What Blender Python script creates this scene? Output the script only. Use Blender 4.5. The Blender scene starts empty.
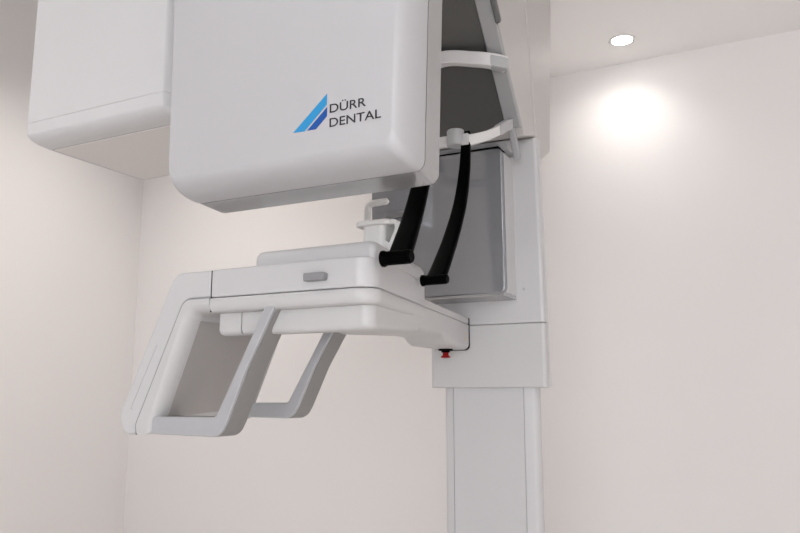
import bpy, bmesh, math
from mathutils import Vector, Matrix
sc = bpy.context.scene
C = sc.collection
PI = math.pi

# ------------------------------------------------------------------ materials
def mat(name, col, rough=0.5, metal=0.0, spec=0.5, noise=0.0, nscale=40.0, bump=0.0, bscale=300.0, coat=0.0):
    m = bpy.data.materials.new(name); m.use_nodes = True
    nt = m.node_tree; b = nt.nodes['Principled BSDF']
    b.inputs['Base Color'].default_value = (*col, 1)
    b.inputs['Roughness'].default_value = rough
    b.inputs['Metallic'].default_value = metal
    b.inputs['Specular IOR Level'].default_value = spec
    b.inputs['Coat Weight'].default_value = coat
    b.inputs['Coat Roughness'].default_value = 0.05
    tc = nt.nodes.new('ShaderNodeTexCoord')
    if noise > 0:
        n = nt.nodes.new('ShaderNodeTexNoise'); n.inputs['Scale'].default_value = nscale
        n.inputs['Detail'].default_value = 4
        nt.links.new(tc.outputs['Object'], n.inputs['Vector'])
        r = nt.nodes.new('ShaderNodeMix'); r.data_type = 'RGBA'
        r.inputs[6].default_value = (*[c * (1 - noise) for c in col], 1)
        r.inputs[7].default_value = (*[min(1, c * (1 + noise)) for c in col], 1)
        nt.links.new(n.outputs['Fac'], r.inputs[0]); nt.links.new(r.outputs[2], b.inputs['Base Color'])
    if bump > 0:
        n2 = nt.nodes.new('ShaderNodeTexNoise'); n2.inputs['Scale'].default_value = bscale
        nt.links.new(tc.outputs['Object'], n2.inputs['Vector'])
        bp = nt.nodes.new('ShaderNodeBump'); bp.inputs['Strength'].default_value = bump
        bp.inputs['Distance'].default_value = 0.001
        nt.links.new(n2.outputs['Fac'], bp.inputs['Height']); nt.links.new(bp.outputs['Normal'], b.inputs['Normal'])
    return m
def emit(name, col, s):
    m = bpy.data.materials.new(name); m.use_nodes = True
    nt = m.node_tree; b = nt.nodes['Principled BSDF']
    b.inputs['Base Color'].default_value = (*col, 1)
    b.inputs['Emission Color'].default_value = (*col, 1); b.inputs['Emission Strength'].default_value = s
    return m
def mirror_mat(name, col, gcol, fac, rough):
    m = bpy.data.materials.new(name); m.use_nodes = True
    nt = m.node_tree; b = nt.nodes['Principled BSDF']
    b.inputs['Base Color'].default_value = (*col, 1); b.inputs['Roughness'].default_value = 0.5
    g = nt.nodes.new('ShaderNodeBsdfGlossy'); g.inputs['Color'].default_value = (*gcol, 1)
    g.inputs['Roughness'].default_value = rough
    mx = nt.nodes.new('ShaderNodeMixShader'); mx.inputs[0].default_value = fac
    nt.links.new(b.outputs[0], mx.inputs[1]); nt.links.new(g.outputs[0], mx.inputs[2])
    nt.links.new(mx.outputs[0], nt.nodes['Material Output'].inputs['Surface'])
    return m

M_wall = mat('wall_paint', (0.77, 0.742, 0.728), 0.9, noise=0.008, nscale=3, bump=0.06, bscale=250)
M_ceil = mat('ceiling_paint', (0.90, 0.878, 0.865), 0.95, noise=0.006, nscale=3, bump=0.04)
M_floor = mat('floor_vinyl', (0.52, 0.497, 0.48), 0.55, noise=0.08, nscale=6)
M_white = mat('white_plastic', (0.59, 0.583, 0.59), 0.38, noise=0.006, nscale=8, bump=0.03, bscale=900)
M_white2 = mat('white_shell_plastic', (0.58, 0.572, 0.572), 0.42, noise=0.006, nscale=8, bump=0.03, bscale=900)
M_tint = mat('head_cover_plastic', (0.49, 0.486, 0.50), 0.35, noise=0.006, nscale=8, bump=0.02, bscale=900)
M_inner = mat('pale_taupe_plastic', (0.55, 0.525, 0.508), 0.5, noise=0.006, nscale=8)
M_grey = mat('grey_lacquered_metal', (0.40, 0.405, 0.42), 0.35, metal=0.2, noise=0.03, nscale=60)
M_clip = mat('light_grey_plastic', (0.46, 0.46, 0.468), 0.4, noise=0.02, nscale=30)
M_rail = mat('light_grey_rail', (0.40, 0.40, 0.405), 0.3, metal=0.3, noise=0.02, nscale=30)
M_button = mat('mid_grey_button', (0.27, 0.27, 0.28), 0.4, noise=0.03, nscale=60)
M_black = mat('black_rubber', (0.0009, 0.0009, 0.0009), 0.5, spec=0.03, noise=0.1, nscale=80)
M_gap = mat('dark_gap', (0.03, 0.03, 0.03), 0.8, spec=0.1)
M_red = mat('red_button_plastic', (0.30, 0.004, 0.004), 0.4, spec=0.2, noise=0.03, nscale=60)
M_bite = mat('milky_white_plastic', (0.84, 0.83, 0.81), 0.35, noise=0.006, nscale=20)
M_bow = mat('bow_white_plastic', (0.76, 0.745, 0.74), 0.4, noise=0.006, nscale=20)
M_base = mat('underside_plastic', (0.78, 0.745, 0.725), 0.5, noise=0.006, nscale=10)
M_gripf = mat('satin_silver', (0.46, 0.465, 0.485), 0.32, metal=0.15, noise=0.02, nscale=60)
M_gripb = mat('taupe_grey_grip', (0.27, 0.262, 0.255), 0.45, noise=0.03, nscale=60)
M_lever = mat('dark_grey_lever', (0.12, 0.12, 0.118), 0.4, noise=0.03, nscale=60)
M_inshade = mat('taupe_inner_shade', (0.43, 0.405, 0.392), 0.5, noise=0.01, nscale=10)  # darker taupe: shade of the guard's inner wall as colour
M_tubew = mat('tube_cover_plastic', (0.655, 0.65, 0.66), 0.36, noise=0.006, nscale=8, bump=0.02, bscale=900)
M_lblue = mat('light_blue_print', (0.022, 0.27, 0.56), 0.4, noise=0.01)
M_dblue = mat('dark_blue_print', (0.005, 0.075, 0.32), 0.4, noise=0.01)
M_ink = mat('dark_ink', (0.018, 0.018, 0.022), 0.5, noise=0.02)
M_tan = mat('pale_tan_sticker', (0.72, 0.56, 0.34), 0.6, noise=0.05, nscale=200)
M_mirror = mirror_mat('grey_mirror', (0.20, 0.208, 0.222), (0.60, 0.62, 0.65), 0.42, 0.06)
M_dark = mirror_mat('smoked_glass', (0.045, 0.045, 0.043), (0.35, 0.35, 0.34), 0.22, 0.22)
M_gloss = mirror_mat('polished_grey', (0.33, 0.33, 0.335), (0.72, 0.72, 0.72), 0.45, 0.10)
M_trimw = mat('white_trim', (0.82, 0.80, 0.78), 0.5, noise=0.01)
M_lamp = emit('lamp_diffuser', (1.0, 0.97, 0.93), 14.0)

# ------------------------------------------------------------------ mesh helpers
def finish(name, bm, m, parent=None, bev=0.0, seg=3, lim=35, smooth=True):
    bmesh.ops.remove_doubles(bm, verts=bm.verts, dist=1e-6)
    bmesh.ops.recalc_face_normals(bm, faces=bm.faces)
    me = bpy.data.meshes.new(name); bm.to_mesh(me); bm.free()
    me.materials.append(m)
    o = bpy.data.objects.new(name, me); C.objects.link(o)
    if bev > 0:
        b = o.modifiers.new('bevel', 'BEVEL'); b.width = bev; b.segments = seg
        b.limit_method = 'ANGLE'; b.angle_limit = math.radians(lim); b.use_clamp_overlap = True
    if smooth:
        for p in me.polygons: p.use_smooth = True
        w = o.modifiers.new('wn', 'WEIGHTED_NORMAL'); w.keep_sharp = True
        me.set_sharp_from_angle(angle=math.radians(50 if bev == 0 else 180))
    if parent: o.parent = parent
    return o
def rpoly(pts, n=8):
    """polygon of (u, v) or (u, v, radius): corners with a radius become arcs"""
    out = []; k = len(pts)
    for i in range(k):
        p = Vector(pts[i][:2]); r = pts[i][2] if len(pts[i]) > 2 else 0
        if r <= 0: out.append(tuple(p)); continue
        a = (Vector(pts[i-1][:2]) - p).normalized(); b = (Vector(pts[(i+1) % k][:2]) - p).normalized()
        ang = a.angle(b)
        if ang > PI - 1e-3: out.append(tuple(p)); continue
        d = r / math.tan(ang / 2)
        c = p + (a + b).normalized() * (r / math.sin(ang / 2))
        s = p + a * d - c; e = p + b * d - c
        tot = s.angle_signed(e)
        for j in range(n + 1):
            out.append(tuple(c + Matrix.Rotation(-tot * j / n, 2) @ s))
    return out
def place(u, v, w, ax):
    return {'x': (w, u, v), 'y': (u, w, v), 'z': (u, v, w)}[ax]
def loft(bm, rings, caps=True):
    vs = [[bm.verts.new(p) for p in r] for r in rings]
    n = len(vs[0])
    for a, b in zip(vs[:-1], vs[1:]):
        for i in range(n):
            bm.faces.new((a[i], a[(i+1) % n], b[(i+1) % n], b[i]))
    if caps:
        bm.faces.new(vs[0]); bm.faces.new(list(reversed(vs[-1])))
def prism(bm, poly, ax, a, b, f=None):
    """extrude a 2-D polygon from a to b along an axis; f may move the far ring"""
    r0 = [place(u, v, a, ax) for u, v in poly]
    r1 = [place(u, v, b, ax) for u, v in poly]
    if f: r1 = [f(p) for p in r1]
    loft(bm, [r0, r1])
def rect(u0, u1, v0, v1, r=0):
    return rpoly([(u0, v0, r), (u1, v0, r), (u1, v1, r), (u0, v1, r)]) if r else [(u0, v0), (u1, v0), (u1, v1), (u0, v1)]
def tube(bm, path, r, n=14, flat=None):
    """round (or elliptic: flat=(ru, rv) per point, with u along x) tube along a 3-D path"""
    pts = [Vector(p) for p in path]; rings = []
    for i, p in enumerate(pts):
        t = (pts[min(i+1, len(pts)-1)] - pts[max(i-1, 0)]).normalized()
        u = Vector((1, 0, 0)) if abs(t.x) < 0.9 else Vector((0, 1, 0))
        u = (u - t * u.dot(t)).normalized(); v = t.cross(u)
        ru, rv = flat[i] if flat else ((r[i], r[i]) if isinstance(r, (list, tuple)) else (r, r))
        ring = []
        for k in range(n):
            c, s = math.cos(2*PI*k/n), math.sin(2*PI*k/n)
            if flat:
                c = math.copysign(abs(c) ** 0.45, c); s = math.copysign(abs(s) ** 0.45, s)
            ring.append(p + u * (ru * c) + v * (rv * s))
        rings.append(ring)
    loft(bm, rings)
def spline(pts, n=8):
    P = [Vector(p) for p in pts]; out = []
    for i in range(len(P) - 1):
        p0 = P[max(i-1, 0)]; p1 = P[i]; p2 = P[i+1]; p3 = P[min(i+2, len(P)-1)]
        for j in range(n):
            t = j / n
            out.append(0.5 * ((2*p1) + (p2-p0)*t + (2*p0-5*p1+4*p2-p3)*t*t + (3*p1-p0-3*p2+p3)*t**3))
    out.append(P[-1]); return out
def disk_lathe(bm, prof, c, ax='z', n=32):
    """profile of (radius, height) turned about an axis through c"""
    rings = []
    for r, h in prof:
        ring = []
        for k in range(n):
            a = 2*PI*k/n; u, v = r*math.cos(a), r*math.sin(a)
            q = {'z': (u, v, h), 'x': (h, u, v), 'y': (u, h, v)}[ax]
            ring.append((c[0]+q[0], c[1]+q[1], c[2]+q[2]))
        rings.append(ring)
    loft(bm, rings)
def NB(): return bmesh.new()
def P(name, poly, ax, a, b, m, parent, bev=0.0, seg=3, lim=35, f=None):
    bm = NB(); prism(bm, poly, ax, a, b, f); return finish(name, bm, m, parent, bev, seg, lim)
def struct(o): o['kind'] = 'structure'; return o
def box(bm, x0, x1, y0, y1, z0, z1): prism(bm, rect(x0, x1, y0, y1), 'z', z0, z1)

# ------------------------------------------------------------------ the room
XL, XR, YF, YB, ZC = -2.839, 2.30, -2.60, 2.70, 2.648
T = 0.12
def slab(name, dims, m):
    bm = NB(); box(bm, *dims); return struct(finish(name, bm, m, smooth=False))
slab('floor', (XL-T, XR+T, YF-T, YB+T, -T, 0), M_floor)
XS, ZH = -1.20, 3.35                     # the ceiling steps up over the left-hand bay
bm = NB()
box(bm, XS, XR+T, YF-T, YB+T, ZC, ZC+T); box(bm, XS, XS+T, YF-T, YB+T, ZC+T, ZH); box(bm, XL-T, XS+T, YF-T, YB+T, ZH, ZH+T)
struct(finish('ceiling', bm, M_ceil, smooth=False))
slab('wall_back', (XL-T, XR+T, YB, YB+T, 0, ZH), M_wall)
slab('wall_left', (XL-T, XL, YF, YB, 0, ZH), M_wall)
slab('wall_right', (XR, XR+T, YF, YB, 0, ZC), M_wall)
WX0, WX1, WZ0, WZ1 = -0.60, 2.10, 0.70, 2.35
bm = NB()
box(bm, XL-T, WX0, YF-T, YF, 0, ZH); box(bm, WX1, XR+T, YF-T, YF, 0, ZC)
box(bm, WX0, WX1, YF-T, YF, 0, WZ0); box(bm, WX0, WX1, YF-T, YF, WZ1, ZH)
struct(finish('wall_front', bm, M_wall, smooth=False))
bm = NB(); w = 0.05
for d in ((WX0, WX1, WZ0, WZ0+w), (WX0, WX1, WZ1-w, WZ1), (WX0, WX0+w, WZ0+w, WZ1-w), (WX1-w, WX1, WZ0+w, WZ1-w),
          (0.725, 0.775, WZ0+w, WZ1-w)):
    box(bm, d[0], d[1], YF-0.09, YF-0.03, d[2], d[3])
struct(finish('window_1', bm, M_trimw, bev=0.006, smooth=True))

# ------------------------------------------------------------------ the X-ray machine
root = bpy.data.objects.new('dental_x_ray_machine', None); C.objects.link(root)
root['label'] = 'white standing dental X-ray machine with hand grips and black straps'
root['category'] = 'X-ray machine'

# --- base plate and mast
P('base_plate', rpoly([(-1.02, 1.45, .08), (-.38, 1.45, .08), (-.38, 2.15, .08), (-1.02, 2.15, .08)]), 'z', 0.0, 0.03, M_clip, root, .006)
g = 0.0008
mast_poly = rpoly([(-.8360, 1.8865, .016), (-.807-g, 1.880), (-.807-g, 1.883), (-.807+g, 1.883), (-.807+g, 1.880),
                   (-.614-g, 1.880), (-.614-g, 1.883), (-.614+g, 1.883), (-.614+g, 1.880),
                   (-.577, 1.884, .018), (-.5775, 1.905, .006), (-.615, 2.03), (-.80, 2.03), (-.8360, 1.91, .006)])
P('mast', mast_poly, 'z', 0.03, 1.60, M_white, root)
# --- lower cover and tall cover of the sliding carriage
hp = rpoly([(-.8645, 1.860, .012), (-.5475, 1.860, .010), (-.5465, 1.888, .003), (-.60, 2.04), (-.80, 2.04), (-.8645, 1.90)])
P('lower_cover', hp, 'z', 1.470, 1.6314, M_white2, root, .003)
def lean(p):      # the tall cover leans a little forward towards its top
    return (p[0] - 0.004, p[1] - 0.012, p[2])
hc = P('tall_cover', hp, 'z', 1.6322, 2.1145, M_white, root, .003, f=lean)
bm = NB()
prism(bm, [(-.5468, 1.8890), (-.5440, 1.8905), (-.5445, 1.896), (-.56, 1.93)], 'z', 1.472, 2.08, lambda p: (p[0]-.004, p[1]-.024, p[2]))
finish('edge_strip', bm, M_white2, hc)
bm = NB(); disk_lathe(bm, [(.0001, -.0012), (.0034, -.0012), (.0038, .002), (.0001, .002)], (-.5989, 1.857, 1.7188), 'y', 20)
finish('screw_cap', bm, M_clip, hc)

# --- upper carriage: leaning wedge in front, deep back cover behind
wedge = P('carriage', [(1.452, 2.485), (1.4525, 2.478), (1.7700, 2.0930), (1.8440, 2.1160), (1.900, 2.1160), (1.900, 2.485)], 'x', -.845, -.5560, M_inner, root, .003)
P('lower_fairing', [(1.7705, 2.0900), (1.7860, 2.0700), (1.8620, 2.0700), (1.8620, 2.1120), (1.8440, 2.1120)], 'x', -.838, -.6060, M_clip, wedge, .002)
P('back_cover', rpoly([(1.800, 2.476), (1.8330, 2.294), (1.8650, 2.090, .004), (1.8780, 2.0570, .006), (1.984, 2.1130, .012), (2.0535, 2.640), (1.780, 2.640)]),
  'x', -.848, -.5535, M_inner, root, .003)
du, dv = 0.634, -0.773                      # along the leaning face, downwards (y, z)
nu, nv = -0.773, -0.634                     # its outward normal
def onface(s, h):                           # s metres down from (1.47, 2.46), h metres out
    return (1.47 + du*s + nu*h, 2.46 + dv*s + nv*h)
dp = [onface(.002, .0005), onface(.3905, .0005), onface(.3905, .003), onface(.002, .003)]
dg = P('smoked_panel', dp, 'x', -.803, -.594, M_dark, wedge)
dp = [onface(.3908, .0005), onface(.4480, .0005), onface(.4480, .0022), onface(.3908, .0022)]
P('smoked_panel', dp, 'x', -.803, -.594, M_dark, wedge)
for x0, x1 in ((-.5965, -.5555), (-.8455, -.8045)):
    rl = [onface(-.01, 0), onface(-.01, .014), onface(.446, .014), onface(.446, 0)]
    P('side_rail', rl, 'x', x0, x1, M_rail, wedge, .005)
xs = -.5795
tip = spline([(xs, 1.732, 2.108), (xs, 1.748, 2.086), (xs, 1.764, 2.060), (xs, 1.776, 2.037)], 5)
bm = NB(); tube(bm, tip, 0, 16, [(.0085, .006)]*(len(tip)-1) + [(.005, .004)])
finish('rail_tip', bm, M_grey, wedge)
bm = NB()
la = spline([(-.553, 1.530, 2.372), (-.5525, 1.556, 2.340), (-.5525, 1.580, 2.310)], 6)
tube(bm, la, 0, 16, [(.006, .011)]*(len(la)-1) + [(.004, .007)])
finish('latch_lever', bm, M_lever, wedge)

# --- overhead arm that carries both heads (above the picture)
bm = NB()
prism(bm, rpoly([(-.57, 1.82, .03), (-.83, 1.82, .03), (-1.46, 1.42, .05), (-1.46, 1.09, .05), (-.98, 1.09), (-.86, .90, .03), (-.46, .90, .03)]), 'z', 2.475, 2.590)
finish('overhead_arm', bm, M_white, root, .012)

# --- grey mirror box on the mast
mb = P('mirror_box', rpoly([(-.985, 1.762), (-.6185, 1.762, .006), (-.6185, 1.866), (-.985, 1.866)]), 'z', 1.7000, 2.066, M_white, root, .006, 4)
mi = P('mirror', rect(-.986, -.6170, 1.699, 2.067, .014), 'y', 1.750, 1.772, M_mirror, mb, .0035, 4)
mc = Vector((-.80, 1.752, 1.883))         # the mirror is set turned a little to the right and down
mi.data.transform(Matrix.Translation(mc + Vector((.003, 0, 0))) @ Matrix.Rotation(.026, 4, 'Z') @ Matrix.Rotation(.020, 4, 'X') @ Matrix.Translation(-mc))
bm = NB(); box(bm, -.984, -.621, 1.7505, 1.80, 2.0666, 2.0712)
finish('top_gasket', bm, M_black, mb, .001)
P('base_plate', rpoly([(-.984, 1.758), (-.6190, 1.766), (-.6190, 1.865), (-.984, 1.865)]), 'z', 1.6920, 1.7015, M_gloss, mb, .001)
bm = NB(); box(bm, -.934, -.868, 1.728, 1.7470, 1.9135, 1.9275)

finish('mirror_block', bm, M_button, mb, .003)  # plain dark block on the mirror front

# --- arm that carries the patient platform
x_at = lambda y: -.627 - (y - 1.12) * (.125 / .74)      # right-hand edge line of arm and platform
def side(y0, y1, xl0, xl1): return [(xl0, y0), (x_at(y0), y0), (x_at(y1), y1), (xl1, y1)]
def armring(y, zb, xl, ins=.0, yy=None, zt=1.6325):
    xr = x_at(y) - ins
    return [(x, yy or y, z) for x, z in rpoly([(xl, zb, .012), (xr, zb, .012), (xr, zt), (xl, zt)], 5)]
bm = NB()
loft(bm, [armring(y, zb, xl, .012 if y < 1.38 else .0) for y, zb, xl in ((1.22, 1.585, -.90), (1.34, 1.585, -.88), (1.39, 1.5785, -.87), (1.46, 1.581, -.84), (1.56, 1.586, -.828), (1.605, 1.586, -.828),
      (1.625, 1.583, -.828), (1.645, 1.572, -.828), (1.660, 1.5675, -.828), (1.846, 1.5675, -.828), (1.8545, 1.570, -.828), (1.8565, 1.575, -.828))])
arm = finish('support_arm', bm, M_white2, root)
P('arm_top_cover', side(1.40, 1.8565, -.85, -.828), 'z', 1.6340, 1.6505, M_white2, arm, .003)
bm = NB(); loft(bm, [armring(1.8560, 1.5664, -.830, -.0012, yy, 1.6505) for yy in (1.8560, 1.8600)])
finish('joint_gasket', bm, M_gap, arm)
bm = NB()
for yy, zz, h in ((1.812, 1.603, .007), (1.820, 1.594, .005), (1.812, 1.588, .005)):
    xa, xb = x_at(yy) + .0004, x_at(yy+.007) + .0004
    prism(bm, [(xa, yy), (xb, yy+.007), (xb-.0006, yy+.007), (xa-.0006, yy)], 'z', zz, zz+h)
finish('caution_sticker', bm, M_tan, arm)
es = bpy.data.objects.new('emergency_stop', None); C.objects.link(es); es.parent = root
bm = NB(); disk_lathe(bm, [(.0001, 0), (.0185, 0), (.0185, -.004), (.011, -.005), (.0105, -.009), (.0001, -.009)], (-.791, 1.795, 1.5675))
finish('collar', bm, M_black, es)
bm = NB(); disk_lathe(bm, [(.0001, 0), (.0075, 0), (.0080, -.008), (.0125, -.011), (.0125, -.013), (.006, -.0145), (.0001, -.015)], (-.791, 1.795, 1.5590))
finish('red_cap', bm, M_red, es)

# --- patient platform: upper shell, raised deck, bumper, tub
XP = -.983
def plat(y0, y1, off=0., xl=XP+.0012, r=.032):
    return rpoly([(xl, y0-off), (x_at(y0)+off, y0-off, r+off), (x_at(y1)+off, y1), (xl, y1)], 10)
pf = bpy.data.objects.new('patient_platform', None); C.objects.link(pf); pf.parent = root
P('upper_shell', plat(1.118, 1.441), 'z', 1.6345, 1.6885, M_white, pf, .004)
def deckring(z, ins):
    return [(x, y, z) for x, y in rpoly([(-.893+ins, 1.134+ins, .010), (x_at(1.134)-.002-ins, 1.134+ins, .012), (x_at(1.34)-.001-ins, 1.34), (x_at(1.441)-.0005-ins, 1.438-ins*1.5), (-.893+ins, 1.438-ins)], 6)]
bm = NB(); loft(bm, [deckring(1.680, 0), deckring(1.7010, 0), deckring(1.709, .001), deckring(1.7165, .005), deckring(1.7185, .010)])
finish('raised_deck', bm, M_white, pf)
def bumper_ring(dz, off): return [(x, y, 1.6330 + dz) for x, y in plat(1.120, 1.430, off)]
bm = NB(); loft(bm, [bumper_ring(0, .001), bumper_ring(-.003, .0032), bumper_ring(-.010, .0045), bumper_ring(-.017, .0035), bumper_ring(-.023, .0005), bumper_ring(-.0265, -.004), bumper_ring(-.0275, -.010)])
finish('bumper', bm, M_white2, pf)
def tubring(z, ins, xl, xr=None):
    a = 1.142
    p = [(xl, a+ins), (x_at(a)-.010-ins, a+ins, .022), (x_at(1.39)-.0002-ins, 1.39), (-.690+ins, 1.39-ins), (-.757, 1.208-ins), (xl, 1.206-ins)]
    if xr is not None: p = [(xl+ins, a+ins, .008), (xr, a+ins), (xr, 1.206-ins), (xl+ins, 1.206-ins)]
    return [(x, y, z + (.06*max(0, y-1.16) if z < 1.6 else 0)) for x, y in rpoly(p, 8)]
bm = NB(); loft(bm, [tubring(1.612, 0, -.923), tubring(1.5735, .0, -.923), tubring(1.567, .002, -.923), tubring(1.5635, .007, -.923), tubring(1.5630, .012, -.923)])
finish('tub', bm, M_white2, pf)
bm = NB(); loft(bm, [tubring(1.612, 0, -.982, -.9255), tubring(1.5735, .0, -.982, -.9255), tubring(1.567, .002, -.982, -.9255), tubring(1.5635, .007, -.982, -.9255), tubring(1.5630, .012, -.982, -.9255)])
finish('tub_end_cap', bm, M_white2, pf)
bt = P('side_button', rpoly([(-.7610, 1.6495, .002), (-.7180, 1.6495, .004), (-.7165, 1.6635, .004), (-.7610, 1.6640, .002)], 4), 'y', 1.104, 1.1185, M_button, pf, .002)

# --- end guard: leaning plate with a soft inner lip at the far end of the platform
def rise(k, zt=1.63):
    return lambda p: (p[0], p[1], p[2] + k * max(0, (zt - p[2]) / (zt - 1.375)))
gd = bpy.data.objects.new('end_guard', None); C.objects.link(gd); gd.parent = root
outer = rpoly([(XP, 1.6345), (XP, 1.6880), (-1.0755, 1.6885, .030), (-1.2055, 1.412, .030), (-1.190, 1.3740, .024), (-1.1530, 1.3742, .010),
               (-1.1568, 1.394, .012), (-1.0470, 1.6345, .026)], 10)
gsh = P('guard_shell', outer, 'y', 1.118, 1.425, M_white, gd, .005, 3, 40, rise(.022))
def lip_ring(d, y):
    p = rpoly([(XP, 1.6052+d), (XP, 1.6333), (-1.0460, 1.6333, .0262), (-1.1555, 1.394, .012), (-1.1516, 1.3742, .006), (-1.1100-d, 1.3758, .012-d*.3), (-1.1090-d, 1.396, .01), (-1.0260-d*.9, 1.6052+d, .02)], 10)
    k = .022*(y - 1.115)/.305
    return [rise(k)((u, y, v)) for u, v in p]
bm = NB(); loft(bm, [lip_ring(.019*(1-math.sin(PI/2*i/12)), 1.147 - .032*math.cos(PI/2*i/12)) for i in range(13)] + [lip_ring(0, 1.29), lip_ring(0, 1.420)])
finish('inner_lip', bm, M_white2, gd)
sl = [Vector(p) for p in rpoly([(XP, 1.6336), (-1.0458, 1.6336, .0262), (-1.1560, 1.3935, .012), (-1.1528, 1.3744), (-1.10, 1.50)], 10)[:-1]]
o1, o2 = [], []
for i, p in enumerate(sl):
    t = (sl[min(i+1, len(sl)-1)] - sl[max(i-1, 0)]).normalized(); n_ = Vector((-t.y, t.x)) * .0006
    o1.append(tuple(p + n_)); o2.append(tuple(p - n_))
bm = NB()
for i in range(len(sl) - 1):
    prism(bm, [o1[i], o1[i+1], o2[i+1], o2[i]], 'y', 1.1146, 1.130)
finish('seam_gasket', bm, M_button, gd, smooth=False)
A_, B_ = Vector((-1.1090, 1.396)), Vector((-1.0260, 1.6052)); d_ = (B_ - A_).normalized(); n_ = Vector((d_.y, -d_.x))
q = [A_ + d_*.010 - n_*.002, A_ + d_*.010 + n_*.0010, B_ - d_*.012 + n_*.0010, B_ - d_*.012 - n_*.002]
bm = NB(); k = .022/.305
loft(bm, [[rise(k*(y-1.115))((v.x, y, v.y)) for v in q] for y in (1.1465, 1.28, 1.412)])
finish('inner_shade_panel', bm, M_inshade, gd)  # thin sheet that puts the inner wall's shade into its colour
for q in ([(-1.1133, 1.5482), (-1.1745, 1.4246), (-1.1690, 1.4215), (-1.1686, 1.4222), (-1.1735, 1.4250), (-1.1126, 1.5482)],):
    bm = NB(); prism(bm, q, 'y', 1.1174, 1.1184); finish('inlay_line', bm, M_clip, gsh)
bm = NB(); prism(bm, [(XP-.0002, 1.607), (XP+.0014, 1.607), (XP+.0014, 1.687), (XP-.0002, 1.687)], 'y', 1.1195, 1.42)
finish('joint_gasket', bm, M_gap, gd)

# --- grab handles
hpoly = rpoly([(-.8500, 1.618), (-.9590, 1.4105, .012), (-1.118, 1.4098), (-1.118, 1.3762), (-.9480, 1.3740, .030), (-.9330, 1.402, .03), (-.8935, 1.4957, .2), (-.8270, 1.618)], 10)
def handle(dy, dz):
    def up(p): return (p[0], p[1], p[2] + dz * min(1, max(0, (1.618 - p[2]) / .24)))
    h = bpy.data.objects.new('grab_handle', None); C.objects.link(h); h.parent = root
    bm = NB(); prism(bm, [up((u, 0, v))[0::2] for u, v in hpoly], 'y', 1.1190+dy, 1.1275+dy)
    finish('grip_face', bm, M_gripf, h, .0025, 3, 40)
    bm = NB(); prism(bm, [up((u, 0, v))[0::2] for u, v in hpoly], 'y', 1.1280+dy, 1.1800+dy)
    finish('grip_body', bm, M_gripb, h, .004, 3, 40)
handle(0, 0); handle(.226, .028)

# --- chin rest
cr = bpy.data.objects.new('chin_rest', None); C.objects.link(cr); cr.parent = root
bm = NB(); prism(bm, rect(-.713, -.664, 1.226, 1.288, .012), 'z', 1.712, 1.770); finish('cup', bm, M_bite, cr, .003)
bm = NB(); prism(bm, rpoly([(-.7265, 1.218, .016), (-.650, 1.218, .012), (-.650, 1.294, .012), (-.7265, 1.294, .016)]), 'z', 1.7665, 1.7770); finish('flange', bm, M_bite, cr, .004)
br = [Vector(p) for p in spline([(-.662, 1.7722, 0), (-.646, 1.7715, 0), (-.6385, 1.765, 0), (-.6415, 1.748, 0), (-.649, 1.732, 0), (-.654, 1.712, 0)], 6)]
up_, dn_ = [], []
for i, p in enumerate(br):
    t = (br[min(i+1, len(br)-1)] - br[max(i-1, 0)]).normalized(); n_ = Vector((-t.y, t.x, 0)) * .0045
    up_.append(tuple((p + n_)[:2])); dn_.append(tuple((p - n_)[:2]))
bm = NB(); prism(bm, up_ + dn_[::-1], 'y', 1.228, 1.284); finish('bracket', bm, M_bite, cr, .0015)
bm = NB(); prism(bm, [(-.670, 1.712), (-.632, 1.712), (-.6345, 1.719), (-.670, 1.742)], 'y', 1.230, 1.284); finish('gusset', bm, M_bite, cr, .003)
hk = [(-.7165, 1.256, 1.774), (-.7165, 1.256, 1.798), (-.7165, 1.256, 1.806)] + [(-.7165+.013-.013*math.cos(t), 1.256, 1.806+.013*math.sin(t)) for t in [PI/2*i/8 for i in range(1, 9)]] + [(-.690, 1.256, 1.8192), (-.6740, 1.256, 1.8195), (-.6705, 1.256, 1.8180)]
bm = NB(); tube(bm, hk, [.0066]*(len(hk)-2) + [.0064, .003], 16); finish('bite_hook', bm, M_bite, cr)

# --- black head straps on their hinges
def strap(x, y, z, path, w0, w1, hl, hr):
    s = bpy.data.objects.new('head_strap', None); C.objects.link(s); s.parent = root
    pts = spline(path, 8); n = len(pts)
    bm = NB(); tube(bm, pts, 0, 20, [(w0 + (w1-w0)*i/(n-1), .0075 - .003*i/(n-1)) for i in range(n)])
    finish('strap_band', bm, M_black, s)
    bm = NB(); disk_lathe(bm, [(.0001, 0), (hr*1.14, 0), (hr*1.16, .004), (hr, .008), (hr, hl-.004), (hr*.8, hl), (.0001, hl)], (x, y, z), 'x', 28)
    finish('hinge', bm, M_black, s)
strap(-.6200, 1.140, 1.6835, [(-.588, 1.143, 1.686), (-.590, 1.170, 1.722), (-.593, 1.202, 1.766), (-.596, 1.240, 1.830), (-.599, 1.278, 1.905), (-.602, 1.302, 1.985)], .0225, .016, .057, .0125)
strap(-.6585, 1.380, 1.6800, [(-.628, 1.380, 1.681), (-.627, 1.412, 1.722), (-.6255, 1.455, 1.782), (-.6235, 1.500, 1.862), (-.6255, 1.534, 1.945), (-.6295, 1.556, 2.020), (-.6295, 1.560, 2.049)], .0215, .0090, .0565, .0102)

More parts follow.
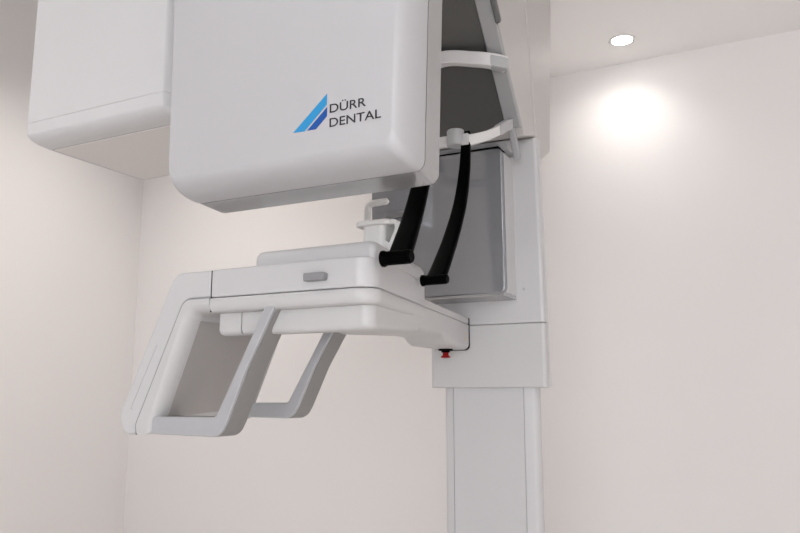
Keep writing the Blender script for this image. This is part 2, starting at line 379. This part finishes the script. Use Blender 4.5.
# --- bows across the leaning face, held by clips on the rails
def bow(path, hz, th, clips):
    b = bpy.data.objects.new('head_support_bow', None); C.objects.link(b); b.parent = root
    pts = spline(path, 8); bm = NB(); rings = []
    for i, p in enumerate(pts):
        t = pts[min(i+1, len(pts)-1)] - pts[max(i-1, 0)]
        nrm = Vector((-t.y, t.x, 0)).normalized()
        h = hz(i/(len(pts)-1)) if callable(hz) else hz
        rings.append([tuple(p + nrm*a + Vector((0, 0, 1))*c) for a, c in rpoly([(-th, -h, .003), (th, -h, .003), (th, h, .003), (-th, h, .003)], 3)])
    loft(bm, rings); finish('bow_band', bm, M_bow, b)
    for cl in clips:
        q = spline(cl, 6); bm = NB()
        rings = []
        for i, p in enumerate(q):
            t = q[min(i+1, len(q)-1)] - q[max(i-1, 0)]
            nrm = Vector((-t.y, t.x, 0)).normalized(); k = (.62, .88)[i] if i < 2 else (.9 if i == len(q)-1 else 1)
            a_, c_ = th + .0016, .0145*k
            rings.append([tuple(p + nrm*a + Vector((0, 0, 1))*c) for a, c in rpoly([(-a_, -c_, .004), (a_, -c_, .004), (a_, c_, .004), (-a_, c_, .004)], 4)])
        loft(bm, rings); finish('clip', bm, M_clip, b)
    return b
b1 = bow([(-.8370, 1.632, 2.2275), (-.8270, 1.620, 2.2290), (-.805, 1.608, 2.2335), (-.777, 1.600, 2.2410), (-.700, 1.596, 2.2575), (-.620, 1.600, 2.2410), (-.586, 1.608, 2.2335), (-.566, 1.620, 2.2290), (-.5570, 1.632, 2.2275)], .0165, .012,
         [[(-.5870, 1.6076, 2.2315), (-.576, 1.6136, 2.2285), (-.565, 1.621, 2.2265), (-.5560, 1.632, 2.2255)], [(-.8040, 1.6076, 2.2315), (-.815, 1.6136, 2.2285), (-.828, 1.621, 2.2265), (-.8360, 1.632, 2.2255)]])
b2 = bow([(-.822, 1.720, 2.1120), (-.8226, 1.680, 2.0936), (-.8204, 1.635, 2.0682), (-.8063, 1.585, 2.0400), (-.779, 1.560, 2.0258), (-.700, 1.566, 2.0345), (-.6534, 1.560, 2.0309), (-.6211, 1.560, 2.0278), (-.5937, 1.585, 2.0405), (-.5796, 1.635, 2.0682), (-.5774, 1.680, 2.0936), (-.578, 1.720, 2.1120)], .0125, .008,
         [[(-.5805, 1.630, 2.0655), (-.5785, 1.655, 2.0795), (-.5774, 1.680, 2.0936), (-.578, 1.715, 2.1095)], [(-.8195, 1.630, 2.0655), (-.8215, 1.655, 2.0795), (-.8226, 1.680, 2.0936), (-.822, 1.715, 2.1095)]])
bm = NB(); disk_lathe(bm, [(.007, -.0185), (.0192, -.0185), (.0202, -.0165), (.0202, .0165), (.0185, .0190), (.0001, .0190)], (-.6537, 1.553, 2.0345), 'z', 32)
finish('clamp_barrel', bm, M_clip, b2)
bm = NB(); disk_lathe(bm, [(.0001, -.0180), (.0071, -.0180), (.0071, -.0150), (.0001, -.0150)], (-.6537, 1.553, 2.0345), 'z', 20)
finish('barrel_bore', bm, M_gap, b2)
bm = NB(); box(bm, -.637, -.620, 1.545, 1.551, 2.014, 2.041); finish('strap_keeper', bm, M_white, b2, .002)

# --- the two heads
def flare(p):                              # the big head widens slightly towards its top
    k = (p[2] - 1.77) / .34
    return (p[0] + (.010 if p[0] > -.66 else -.007) * k, p[1], p[2])
def rrect(x0, x1, z0, z1, r, y): return [(x, y, z) for x, z in rpoly([(x0, z0, r), (x1, z0, r), (x1, z1, r), (x0, z1, r)], 8)]
hd = bpy.data.objects.new('sensor_head', None); C.objects.link(hd); hd.parent = root
bm = NB(); rings = []
for i in range(13):
    t = PI/2*i/12; ins = 1 - math.sin(t); y = .950 - .065*math.cos(t)
    rings.append(rrect(-.8795 + .004*ins, -.4490 - .022*ins, 1.768 + .030*ins, 2.47 - .03*ins, .014 + .006*ins, y))
rings = [[flare(p) for p in r] for r in rings]
loft(bm, rings); fc = finish('front_cover', bm, M_tint, hd)
bm = NB(); loft(bm, [[flare(p) for p in rrect(-.8775, -.4510, 1.770, 2.468, .014, y)] for y in (.9500, .9525)])
finish('shadow_gap', bm, M_gap, hd)
bm = NB(); loft(bm, [[flare(p) for p in rrect(-.8795+e, -.4490-e-c, 1.768+e*.5-c*.9, 2.47-e, .016, y)]
          for y, e, c in ((.9525, 0, 0), (1.008, 0, .0045), (1.013, .0012, .0045), (1.0160, .004, .0045), (1.0170, .008, .0045))])
finish('back_plate', bm, M_gloss, hd)
yl = .8848
def flat(pts, name, m, parent): 
    bm = NB(); prism(bm, pts, 'y', yl-.0003, yl+.0004); return finish(name, bm, m, parent, smooth=False)
flat([(-.6325, 1.8331), (-.5742, 1.8836), (-.5742, 1.8670), (-.6125, 1.8322)], 'emblem_light_bar', M_lblue, fc)
flat([(-.6078, 1.8326), (-.5736, 1.8630), (-.5736, 1.8492), (-.5925, 1.8322)], 'emblem_dark_bar', M_dblue, fc)
def text(s, x0, x1, zb, zt, name):
    cu = bpy.data.curves.new(name, 'FONT'); cu.body = s; cu.size = 1.0; cu.extrude = 0.0; cu.offset = 0.010; cu.space_character = 1.0
    o = bpy.data.objects.new(name, cu); C.objects.link(o)
    bpy.context.view_layer.update()
    me = bpy.data.meshes.new_from_object(o.evaluated_get(bpy.context.evaluated_depsgraph_get()))
    bpy.data.objects.remove(o); bpy.data.curves.remove(cu)
    cap = 0.729
    us = [v.co.x for v in me.vertices]; a, b = min(us), max(us)
    for v in me.vertices:
        v.co = Vector((x0 + (v.co.x - a) / (b - a) * (x1 - x0), yl - .0004, zb + v.co.y / cap * (zt - zb)))
    me.materials.clear(); me.materials.append(M_ink)
    ob = bpy.data.objects.new(name, me); C.objects.link(ob); ob.parent = fc
    return ob
text('D\u00dcRR', -.5690, -.5085, 1.8530, 1.8666, 'lettering')
text('DENTAL', -.5690, -.4840, 1.8315, 1.8452, 'lettering')

th = bpy.data.objects.new('tube_head', None); C.objects.link(th); th.parent = root
X0, X1, Z0 = -1.487, -1.066, 2.0055
bm = NB(); rings = []
for i in range(13):
    t = PI/2*i/12; ins = 1 - math.sin(t); y = 1.120 - .060*math.cos(t)
    # soft lower edge: the front face turns under into the flat base
    rings.append(rrect(X0 + .008*ins, X1 - .014*ins, 2.0484, 2.47, .0012, y))
rings.append(rrect(X0, X1, 2.0484, 2.47, .0012, 1.405))
loft(bm, rings); finish('upper_cover', bm, M_tubew, th)
bm = NB(); prof = [(2.0478, 0.0)]
rings = []
def skirt(z, fy, ex):
    pts = []
    for i in range(9):
        t = PI/2*i/8; ins = 1 - math.sin(t)
        pts.append((X0 + .008*ins + ex, 1.120 - .060*math.cos(t) * 1.0 + fy, z))
    right = [(X1 - .014*(1-math.sin(PI/2*i/8)) - ex, 1.120 - .060*math.cos(PI/2*i/8) + fy, z) for i in range(9)]
    back = [(X1 - ex, 1.405 - ex, z), (X0 + ex, 1.405 - ex, z)]
    return list(reversed(pts)) + right + back
for i in range(9):
    t = PI/2*i/8
    rings.append(skirt(2.0478 if i == 0 else 2.0290 - .0235*math.sin(t), .045*(1-math.cos(t)), .006*(1-math.cos(t))))
loft(bm, rings); finish('lower_cover', bm, M_tubew, th)
bm = NB(); prism(bm, rpoly([(X0+.016, 1.126, .004), (X1-.016, 1.126, .004), (X1-.016, 1.396, .012), (X0+.016, 1.396, .012)]), 'z', Z0-.0012, Z0+.004)
finish('base_panel', bm, M_base, th, .001)
bm = NB(); prism(bm, rpoly([(X0+.012, 1.122, .004), (X1-.012, 1.122, .004), (X1-.012, 1.400, .012), (X0+.012, 1.400, .012)]), 'z', Z0-.0002, Z0+.002)
finish('base_gap', bm, M_clip, th)
bm = NB(); prism(bm, rect(X0+.01, X1-.012, 1.075, 1.40), 'z', 2.046, 2.050); finish('seam_gasket', bm, M_clip, th)

for o in root.children:
    n = o.name.split('.')[0]
    l = {'grab_handle': 'grey U-shaped hand grip', 'head_strap': 'black curved head strap', 'emergency_stop': 'red emergency stop button under the arm',
         'mirror_box': 'box with a grey mirror front', 'chin_rest': 'milky white chin rest with a bite hook', 'sensor_head': 'large head with blue emblem and dark lettering'}.get(n)
    if l: o['label'] = l

# ------------------------------------------------------------------ recessed ceiling lamp
LX, LY = -.4364, 2.5089
lamp = bpy.data.objects.new('ceiling_light', None); C.objects.link(lamp); lamp.location = (LX, LY, ZC)
lamp['label'] = 'small round recessed downlight glowing in the ceiling'; lamp['category'] = 'ceiling light'
bm = NB(); disk_lathe(bm, [(.0345, .0), (.0445, .0), (.0455, -.001), (.0445, -.003), (.037, -.0035), (.0345, -.0022)], (0, 0, 0), 'z', 40)
bm.faces.ensure_lookup_table()
finish('trim_ring', bm, M_trimw, lamp)
bm = NB(); disk_lathe(bm, [(.0001, -.0024), (.0345, -.0024), (.0345, -.0005), (.0001, -.0005)], (0, 0, 0), 'z', 40)
finish('diffuser', bm, M_lamp, lamp)

# ------------------------------------------------------------------ light
def light(kind, name, loc, rot, energy, col, **kw):
    l = bpy.data.lights.new(name, kind); l.energy = energy; l.color = col
    for k, v in kw.items(): setattr(l, k, v)
    o = bpy.data.objects.new(name, l); C.objects.link(o); o.location = loc; o.rotation_euler = rot
    return o
warm = (1.0, 0.955, 0.915); cool = (0.94, 0.965, 1.0)
light('SPOT', 'downlight_beam', (LX, LY, ZC-.006), (math.radians(6), math.radians(9), 0), 3.9, warm, spot_size=math.radians(142), spot_blend=1.0, shadow_soft_size=.03)
for i, (x, y) in enumerate(((1.25, 1.35), (1.35, 0.2), (.7, -1.1), (-.7, -1.3), (-1.02, 2.15))):
    light('SPOT', 'room_fill_spot', (x, y, ZC-.01), (0, 0, 0), (122, 110, 48, 44, 4)[i], warm, spot_size=math.radians((78, 78, 84, 84, 100)[i]), spot_blend=1.0, shadow_soft_size=.05)  # unseen spots added as fill for floor, ceiling and wall
for x, y, e in ((-2.05, 1.95, 66), (-2.1, .4, 30), (-2.1, -1.0, 30)):
    light('SPOT', 'room_fill_spot', (x, y, ZH-.01), (0, 0, 0), e, warm, spot_size=math.radians(116), spot_blend=1.0, shadow_soft_size=.08)  # unseen spots added under the raised ceiling to brighten the left side
light('AREA', 'window_daylight', ((WX0+WX1)/2, YF-.02, (WZ0+WZ1)/2), (PI/2, 0, 0), 16, cool, shape='RECTANGLE', size=WX1-WX0-.1, size_y=WZ1-WZ0-.1)
light('AREA', 'upward_fill', ((WX0+WX1)/2, YF-.015, (WZ0+WZ1)/2), (PI/2 + math.radians(74), 0, 0), 34, (1.0, .975, .95), shape='RECTANGLE', size=WX1-WX0-.1, size_y=.7)  # added fill aimed upwards to brighten the ceiling
w = bpy.data.worlds.new('sky'); sc.world = w; w.use_nodes = True
w.node_tree.nodes['Background'].inputs[0].default_value = (.75, .85, 1, 1); w.node_tree.nodes['Background'].inputs[1].default_value = 1.0

# ------------------------------------------------------------------ camera
f, h = 760.0, 129.0
cd = bpy.data.cameras.new('camera'); cam = bpy.data.objects.new('camera', cd); C.objects.link(cam)
cd.sensor_width = 36.0; cd.lens = 36.0 * f / 800.0; cd.clip_start = .05
cam.location = (0, 0, 1.45)
cam.rotation_euler = (PI/2 + math.atan(h/f), 0, math.radians(117.2 - 90))
sc.camera = cam
sc.view_settings.view_transform = 'Standard'; sc.view_settings.look = 'None'; sc.view_settings.gamma = 1.0
sc.view_settings.use_curve_mapping = False
sc.view_settings.exposure = 0.98
